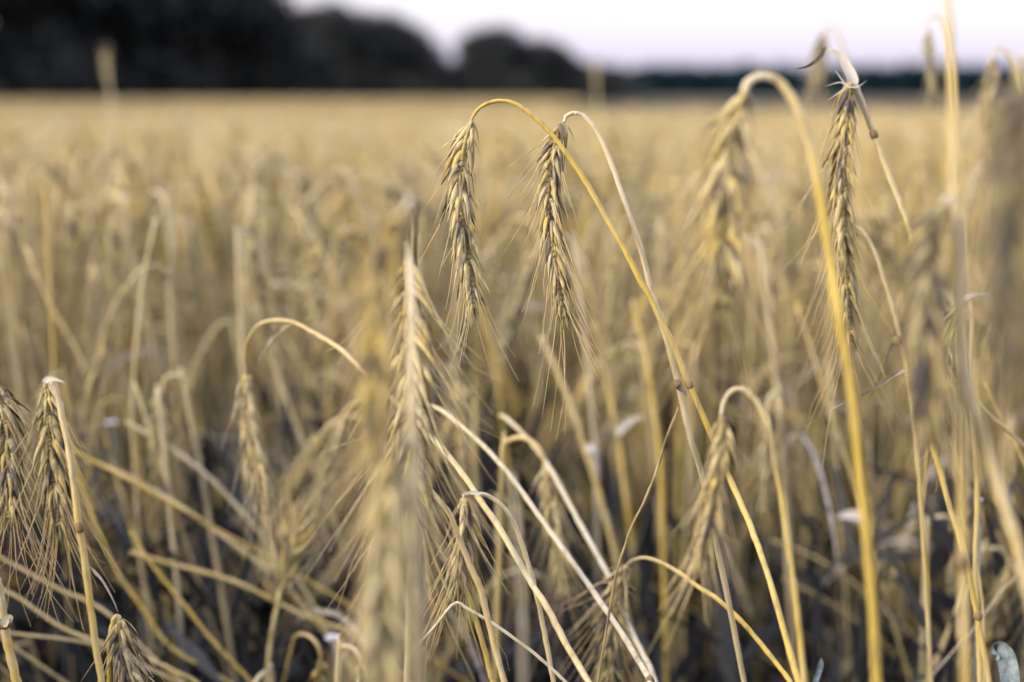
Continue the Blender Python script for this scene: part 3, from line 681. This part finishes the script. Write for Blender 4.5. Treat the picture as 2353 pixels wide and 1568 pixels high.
hero('thin dark curved straw hanging from the sharp stems in the lower middle', [(1560,936),(1558,941),(1531,1009),(1510,1077),(1484,1145),(1453,1208),(1432,1266),(1421,1302),(1410,1345)], None, d=.67, r=(.0007,.0006), tone=(.3,.3), dk=.75, name='dark_straw', cat='straw', ground=True)
hero('blurred nodding ear right of centre at the bottom, under a small pale arch',
     [(1657,955),(1665,920),(1678,902),(1697,894),(1720,902),(1741,928),(1762,967),(1773,1019),(1783,1082),(1799,1156),(1812,1250),(1825,1350),(1836,1450),(1849,1568)],
     [(1657,957),(1661,985),(1656,1035),(1648,1088),(1640,1140),(1632,1192),(1620,1245),(1606,1297)], d=.54, ed=.53, r=(.0008,.0013), tone=(1,.3), roll=.2,
     earkw=E(tone=.65, dark=.15, awn=.03, awn_frac=.8, nodes=34, wscale=.78, spread=.85))
hero('small shaggy ear low in the middle hanging from a flat arching golden stem',
     [(1442,1297),(1458,1287),(1484,1282),(1526,1297),(1568,1321),(1605,1350),(1647,1376),(1694,1418),(1736,1465),(1778,1517),(1814,1564)],
     [(1440,1300),(1425,1325),(1412,1365),(1408,1410),(1404,1460),(1400,1520),(1398,1560)], d=.74, d2=.66, ed=.76, r=(.0008,.0012), tone=(.8,.1),
     earkw=E(tone=.6, dark=.3, awn=.05, awn_frac=1, nodes=30, wscale=1.05, spread=1.6))
hero('drooping ear at the bottom left on a short hooked stem', [(276,1424),(270,1416),(262,1424),(256,1450),(253,1486),(251,1568)],
     [(278,1424),(280,1450),(284,1485),(294,1520),(304,1568),(312,1610)], d=.66, r=(.001,.0013), tone=(.5,.2), earkw=E(tone=.55, dark=.35, awn=.05, nodes=32, spread=1.2))
hero('broken jointed stem in the bottom left corner', [(-8,1330),(0,1364),(10,1432),(19,1486),(39,1568)], None, d=.62, r=(.0018,.0020), tone=(.6,.2), nodes_=[(10,1432,.619,19,1486,.0028)],
     leaves=[dict(p=[(6,1440),(16,1425),(24,1420),(26,1432)], d=.615, w=.004, tone=.6, dark=.2)])
hero('upright feathery ear with spikelets spread upwards, lower left of centre', [(655,1300),(648,1345),(636,1400),(626,1450),(619,1502),(612,1568)],
     [(640,1380),(650,1330),(662,1270),(674,1220),(684,1185)], d=.88, r=(.0013,.0015), tone=(.4,.2), earkw=E(tone=.55, dark=.05, awn=.05, awn_frac=1, nodes=18, wscale=1.5, spread=1.5, droop=-.3))
LEAN = [
    ('very blurred pale upright stem low in the middle, right of the short low ear', [(1175,1090),(1185,1180),(1195,1300),(1200,1420),(1202,1568)], .41, .0014, .9),
    ('blurred straw slanting down from the left middle, upper of two parallel ones', [(290,970),(317,984),(390,1028),(463,1082),(536,1155),(584,1208),(633,1262),(690,1340)], .98, .0024, .6),
    ('blurred straw slanting down from the left, lower of two parallel ones', [(200,1055),(273,1086),(341,1120),(414,1164),(487,1213),(560,1267),(623,1315),(680,1370)], .95, .0023, .5),
    ('blurred nearly level straw at lower left ending at the feathery ear', [(300,1268),(341,1281),(414,1301),(487,1320),(560,1345),(628,1379),(700,1415),(800,1450)], .92, .0022, .3),
    ('blurred yellow slanting stem, left middle, topmost of the slanting ones', [(60,570),(110,690),(175,804),(209,887),(239,989),(263,1077),(287,1164),(320,1280)], 1.05, .0022, .4),
    ('blurred upright stem at the left, bright near its top', [(360,500),(330,640),(312,804),(304,950),(312,1096),(319,1242),(336,1379)], 1.0, .0022, .5),
    ('blurred yellow stem slanting from the tip of the left ear to the bottom', [(150,1000),(190,1120),(230,1230),(273,1320),(331,1403),(390,1486),(487,1544),(560,1590)], .90, .0019, .1),
    ('blurred golden stem slanting under the level straw at lower left', [(300,1220),(341,1286),(390,1349),(438,1408),(487,1471),(560,1549),(600,1600)], .88, .0019, .1),
    ('blurred straw lying across the bottom left corner, upper one', [(-20,1270),(63,1315),(146,1359),(195,1379),(260,1420),(340,1500),(420,1568)], .86, .0018, .5),
    ('blurred straw lying across the bottom left corner, middle one', [(-20,1345),(40,1372),(97,1413),(161,1452),(243,1481),(330,1510),(440,1560)], .84, .0018, .4),
    ('blurred straw lying across the bottom left corner, lowest one', [(-20,1450),(60,1460),(140,1468),(230,1485),(330,1530),(430,1580)], .84, .0016, .4),
    ('yellow upright stem above the ear near the left edge', [(95,380),(104,480),(112,600),(118,720),(124,850),(132,980)], 1.0, .0015, .1),
    ('long blurred stem slanting to the bottom right corner, upper one', [(2195,870),(2230,905),(2270,950),(2310,985),(2353,1025),(2400,1070)], .75, .0015, .3),
    ('blurred slanting stem near the right edge, below a golden one', [(2265,880),(2300,960),(2330,1010),(2353,1062),(2390,1150)], .82, .0014, .4),
    ('golden leaning stem at lower right, passing behind the blurred golden arch', [(1830,700),(1870,820),(1910,960),(1960,1100),(2010,1290),(2050,1420),(2090,1560)], 1.0, .0017, .5),
    ('dull straw slanting across the dark lower right corner', [(1770,1240),(1860,1275),(1950,1330),(2030,1400),(2110,1470),(2180,1560)], 1.05, .0017, .4),
    ('straw crossing the dark lower right corner lower down', [(1800,1330),(1880,1370),(1960,1420),(2040,1490),(2100,1550)], 1.05, .0016, .3),
    ('golden upright stem in the dark lower right, left of the pale leaning one', [(2128,1010),(2125,1100),(2118,1200),(2130,1300),(2135,1420),(2130,1568)], .8, .0011, .0),
    ('thin upright stem with a white tip in the dark lower right', [(2247,1145),(2244,1200),(2246,1290),(2258,1400),(2262,1568)], .74, .0011, .3),
    ('thin grey straw rising to the right in the bottom right corner', [(2340,1320),(2300,1360),(2240,1440),(2170,1520),(2130,1568)], .8, .0007, .9),
    ('blurred yellow band of stem under the left sharp ear', [(1090,640),(1115,740),(1135,830),(1150,930),(1165,1060),(1190,1200),(1210,1400)], 1.15, .0030, .1),
    ('blurred stem leaning right beside the vertical blurred stems, centre left', [(560,640),(600,760),(640,870),(690,1000),(740,1120),(790,1260)], 1.1, .0020, .4),
    ('blurred stem in the upper left third leaning to the right', [(690,470),(730,560),(770,640),(800,720),(820,800),(840,900)], 1.3, .0026, .5),
]
for lab, pts, d_, r_, tn in LEAN: hero(lab, pts, None, d=d_, r=(r_ * .52, r_ * .60), tone=(tn, tn))
hero('pale blurred upright ear standing above the field against the dark trees at upper left', [(252,190),(254,225),(257,260),(262,330)], [(252,195),(248,175),(245,155),(243,128)], d=2.2, r=(.0015,.0018), tone=(.7,.5),
     earkw=E(nodes=20, dark=0.1, tone=.7, awn=.02, wscale=.85, droop=-.3))
hero('pale blurred upright ear poking up at the right foot of the tree row', [(1370,190),(1372,230),(1376,300)], [(1370,195),(1369,178),(1368,152)], d=2.6, r=(.0015,.0018), tone=(.7,.5), earkw=E(nodes=18, dark=0.1, tone=.7, awn=.02, wscale=.75, droop=-.3))

# small petalled heads low in the crop, most put in for leaf sheen
def rosette(label, x, y, d, r_):
    c = px(x, y, d); base = Vector((c.x + .02, c.y + .02, 0)); root = empty('white_rosette', base); tag(root, label, 'rosette', 'small white rosettes in the crop')
    m = MB(); tube(m, catmull([c, c + Vector((.004, .002, -.08)), base.lerp(c, .4), base], 4), .0007, 5); m.build('rosette_stem', M_BLUEGREEN, root, base)
    m = MB()
    for k in range(12):
        a = k * math.pi / 6; dv = Vector((math.cos(a), math.sin(a) - .25, .25 + .05 * (k % 2))); dv.normalize()
        ribbon(m, [c + dv * .001, c + dv * r_ * .5, c + dv * r_ * .85, c + dv * r_], lambda u: r_ * .55 * (.6 + .7 * math.sin(u * 2.6)), Vector((0, 0, 1)), vee=.05)
    m.build('rays', M_RAY, root, base)
    m = MB(); tube(m, [c - Vector((0, 0, .001)), c + Vector((0, 0, .001)), c + Vector((0, 0, .0025))], lambda u: r_ * .35 * (1 - u * .7), 10); m.build('rosette_disc', M_DISC, root, base)
rosette('blurred white flower low left of centre near the bottom edge', 765, 1470, .88, .005)
rosette('faint lilac white flower for leaf sheen between the tips of the two sharp ears', 1222, 712, 1.5, .008)
rosette('faint white flower for leaf sheen at the left below the yellow slanting stem', 255, 975, 1.1, .005)
rosette('tiny white speck of a flower for leaf sheen at the lower right near the edge', 2248, 1150, .8, .0025)

def blade(label, pts, d, wd):
    ps = catmull(P3(pts, d), 6); base = Vector((ps[-1].x, ps[-1].y, 0)); ps2 = to_ground(ps)
    base = Vector((ps2[-1].x, ps2[-1].y, 0)); m = MB()
    ribbon(m, ps2, lambda u: wd * (min(1, u * 5 + .15)), Vector((.2, -1, .2)), vee=.25); o = m.build('grass_blade', M_BLUEGREEN, None, base); o.location = base
    tag(o, label, 'grass blade')
blade('broad blue green grass blade curling in the bottom right corner', [(2278,1500),(2290,1492),(2306,1504),(2315,1535),(2318,1568)], .66, .009)
blade('narrow blue green grass blade at the bottom edge right of centre', [(1887,1512),(1884,1530),(1878,1550),(1872,1568)], .70, .003)

# ------------------------------------------------------------------ standing stalks behind them: full copies with parts
protos = []
RP = random.Random(77)
for k in range(9):
    nod = [.95, .85, 1.0, .7, .9, .35, 1.0, .8, .6][k]
    st, ea = stalk_curve(RP, RP.uniform(1.10, 1.2), nod, RP.uniform(.0, .10))
    root = empty('rye_stalk', (0, 0, 0)); m = MB(); tnk = RP.uniform(.1, .8)
    tube(m, catmull(st, 2), lambda u: .0023 - .0011 * u, 7, tone=tnk); so = m.build('stem', M_STEM, root)
    Hm, Am = ear_meshes(ea, Vector((RP.gauss(0, 1), -1, 0)), nodes=30, tone=.6, dark=.15, awn=.055, awn_frac=.85, seed=900 + k, wscale=1.05)
    eo = Hm.build('ear', M_HUSK, root); ao = Am.build('awns', M_AWN, eo)
    kids = []
    for q in range(k % 3):
        i = RP.randint(4, 7); p = st[i].copy(); a = RP.uniform(0, 6.28); d = Vector((math.cos(a) * .5, math.sin(a) * .5, .8)); ps = [p.copy()]
        for j in range(7):
            d = (d + Vector((0, 0, -.4))).normalized(); p = p + d * .025; ps.append(p.copy())
        m = MB(); ribbon(m, ps, RP.uniform(.003, .005), Vector((-d.y, d.x, .3)), .8, RP.random() * .5, RP.uniform(-2, 2)); kids.append(m.build('leaf', M_LEAF, root))
    protos.append((root, so, eo, ao, kids, ea))
HP = [max(v.co.z for v in p_[1].data.vertices) for p_ in protos]
used = set(); cnt = 0; rr = random.Random(31)
GROUP = 'rye stalks standing behind the sharp ears'
MARKS = [((1075, 400), 'left sharp ear'), ((1275, 400), 'right sharp ear'), ((1665, 400), 'big arching ear'), ((1935, 430), 'white sheathed ear'),
         ((115, 960), 'left edge ear'), ((580, 1000), 'slim pale ear'), ((945, 900), 'long fanning ear'), ((1060, 1230), 'short low ear'), ((1650, 1100), 'ear under pale arch'),
         ((1410, 1400), 'shaggy low ear'), ((290, 1500), 'bottom left ear'), ((660, 1290), 'feathery ear'), ((2200, 600), 'tall upright stem'), ((700, 760), 'long left arch'),
         ((1560, 900), 'sharp stems crossing'), ((1960, 960), 'golden arched stem'), ((765, 1470), 'low white flower'), ((250, 160), 'ear before dark trees'), ((2290, 1500), 'blue green blade'), ((1350, 1080), 'white leaf stub')]
def where(p):
    dx = p[0]; best = min(MARKS, key=lambda m: (m[0][0] - p[0]) ** 2 + (m[0][1] - p[1]) ** 2); vx, vy = p[0] - best[0][0], p[1] - best[0][1]
    far = 'just ' if math.hypot(vx, vy) < 110 else ('far ' if math.hypot(vx, vy) > 260 else '')
    sd_ = ('right of ' if vx > 0 else 'left of ') if abs(vx) > abs(vy) else ('below ' if vy > 0 else 'above ')
    return far + sd_ + best[1]
def to_px(v):
    v = v - Vector((0, 0, CAM_H)); c, s_ = math.cos(PITCH), math.sin(PITCH); d = v.y * c - v.z * s_; Y = v.y * s_ + v.z * c
    return 1176.5 + v.x / d * 3268, 784 - Y / d * 3268
LOOK = ['golden nodding', 'pale nodding', 'hooked', 'slanting', 'deeply nodding', 'nearly upright', 'tightly hooked', 'loosely nodding', 'half nodding']
tries = 0
while cnt < 210:
    tries += 1
    d_ = .84 + 1.0 * rr.random() ** .8; x = rr.uniform(-.44, .44) * d_ * 0.95
    top = 1.27 - abs(rr.gauss(0, .15))
    top = min(top, 1.235 - .03 / d_)
    if d_ < 1.1 and top > 1.12: top = rr.uniform(.9, 1.12)
    k = rr.randrange(len(protos))
    if k == 5 and d_ < 1.35: k = 6
    if k == 8 and d_ < 1.2: k = 0
    root, so, eo, ao, kids, ea = protos[k]
    if k in used:
        r2 = root.copy(); COL.objects.link(r2)
        for ch in [so, eo] + kids:
            c = ch.copy(); COL.objects.link(c); c.parent = r2
            if ch is eo: g = ao.copy(); COL.objects.link(g); g.parent = c
    else: r2 = root; used.add(k)
    s = top / HP[k]; r2.location = (x, d_, 0); lean = rr.gauss(0, .05)
    if rr.random() < .2: lean = rr.uniform(-.25, .25)
    r2.rotation_euler = (rr.gauss(0, .05), lean, rr.gauss(.0, 1.2) + (math.pi if rr.random() < .55 else 0)); r2.rotation_mode = 'XYZ'
    r2.scale = (1, 1, s)
    mw = Matrix.Translation(r2.location) @ r2.rotation_euler.to_matrix().to_4x4() @ Matrix.Diagonal((1, 1, s, 1))
    q = to_px(mw @ ea[3]); dist_ = 'faintly blurred ' if d_ < 1.05 else ('blurred ' if d_ < 1.4 else 'very blurred ')
    tag(r2, dist_ + LOOK[k] + (' leaning' if abs(lean) > .12 else '') + ' stalk, ear ' + where(q), 'rye stalk', GROUP); cnt += 1

# slanting straws low in the left and right of the crop
sprotos = []
for k in range(5):
    m = MB(); R_ = random.Random(300 + k); pts = [Vector((0, 0, 0))]; ang = .15
    for j in range(7): ang += R_.uniform(.0, .12); pts.append(pts[-1] + Vector((-math.sin(ang), R_.gauss(0, .03), math.cos(ang))) * .17)
    tube(m, catmull(pts, 3), lambda u: .0016 - .0007 * u, 7, tone=R_.uniform(0, .9), dark=R_.uniform(0, .2)); sprotos.append((m.build('slanting_straw', M_STEM), pts[-1]))
rs = random.Random(9)
for i in range(96):
    o, tip = sprotos[i % 5]; z_ = tip.z
    if i >= 5: o = o.copy(); COL.objects.link(o)
    left = i % 3 > 0; d_ = rs.uniform(.9, 1.55); fx = rs.uniform(-.38, -.05) if left else rs.uniform(.05, .38)
    lean = -rs.uniform(.2, .8) if i % 5 else rs.uniform(.15, .5); o.rotation_euler = (rs.gauss(0, .12), lean, rs.gauss(0, .3))
    ca = math.cos(lean - .25); sc = min(rs.uniform(1.0, 1.5), rs.uniform(.98, 1.13) / z_ / ca); o.scale = (1, 1, sc)
    o.location = (fx * d_ - math.sin(lean - .25) * z_ * sc * .85, d_, 0)
    mw = Matrix.Translation(o.location) @ o.rotation_euler.to_matrix().to_4x4() @ Matrix.Diagonal((1, 1, sc, 1))
    q = to_px(mw @ tip)
    tag(o, ('golden', 'pale', 'dull', 'yellow', 'thin')[i % 5] + (' blurred' if d_ < 1.25 else ' very blurred') + ' slanting straw, tip ' + where(q), 'straw', 'slanting straws low in the crop')
from collections import Counter
seen = {}
for o in sorted([o for o in COL.objects if o.get('label') and not o.parent and o.get('group') in (GROUP, 'slanting straws low in the crop')], key=lambda o: o.location.y):
    seen.setdefault(o['label'], []).append(o)
for lab, os_ in seen.items():
    if len(os_) == 3:
        for o, q in zip(os_, ('nearest', 'middle', 'farthest')): o['label'] = lab + ', ' + q + ' one'
    if len(os_) == 2: os_[0]['label'] = lab + ', nearer one'; os_[1]['label'] = lab + ', farther one'
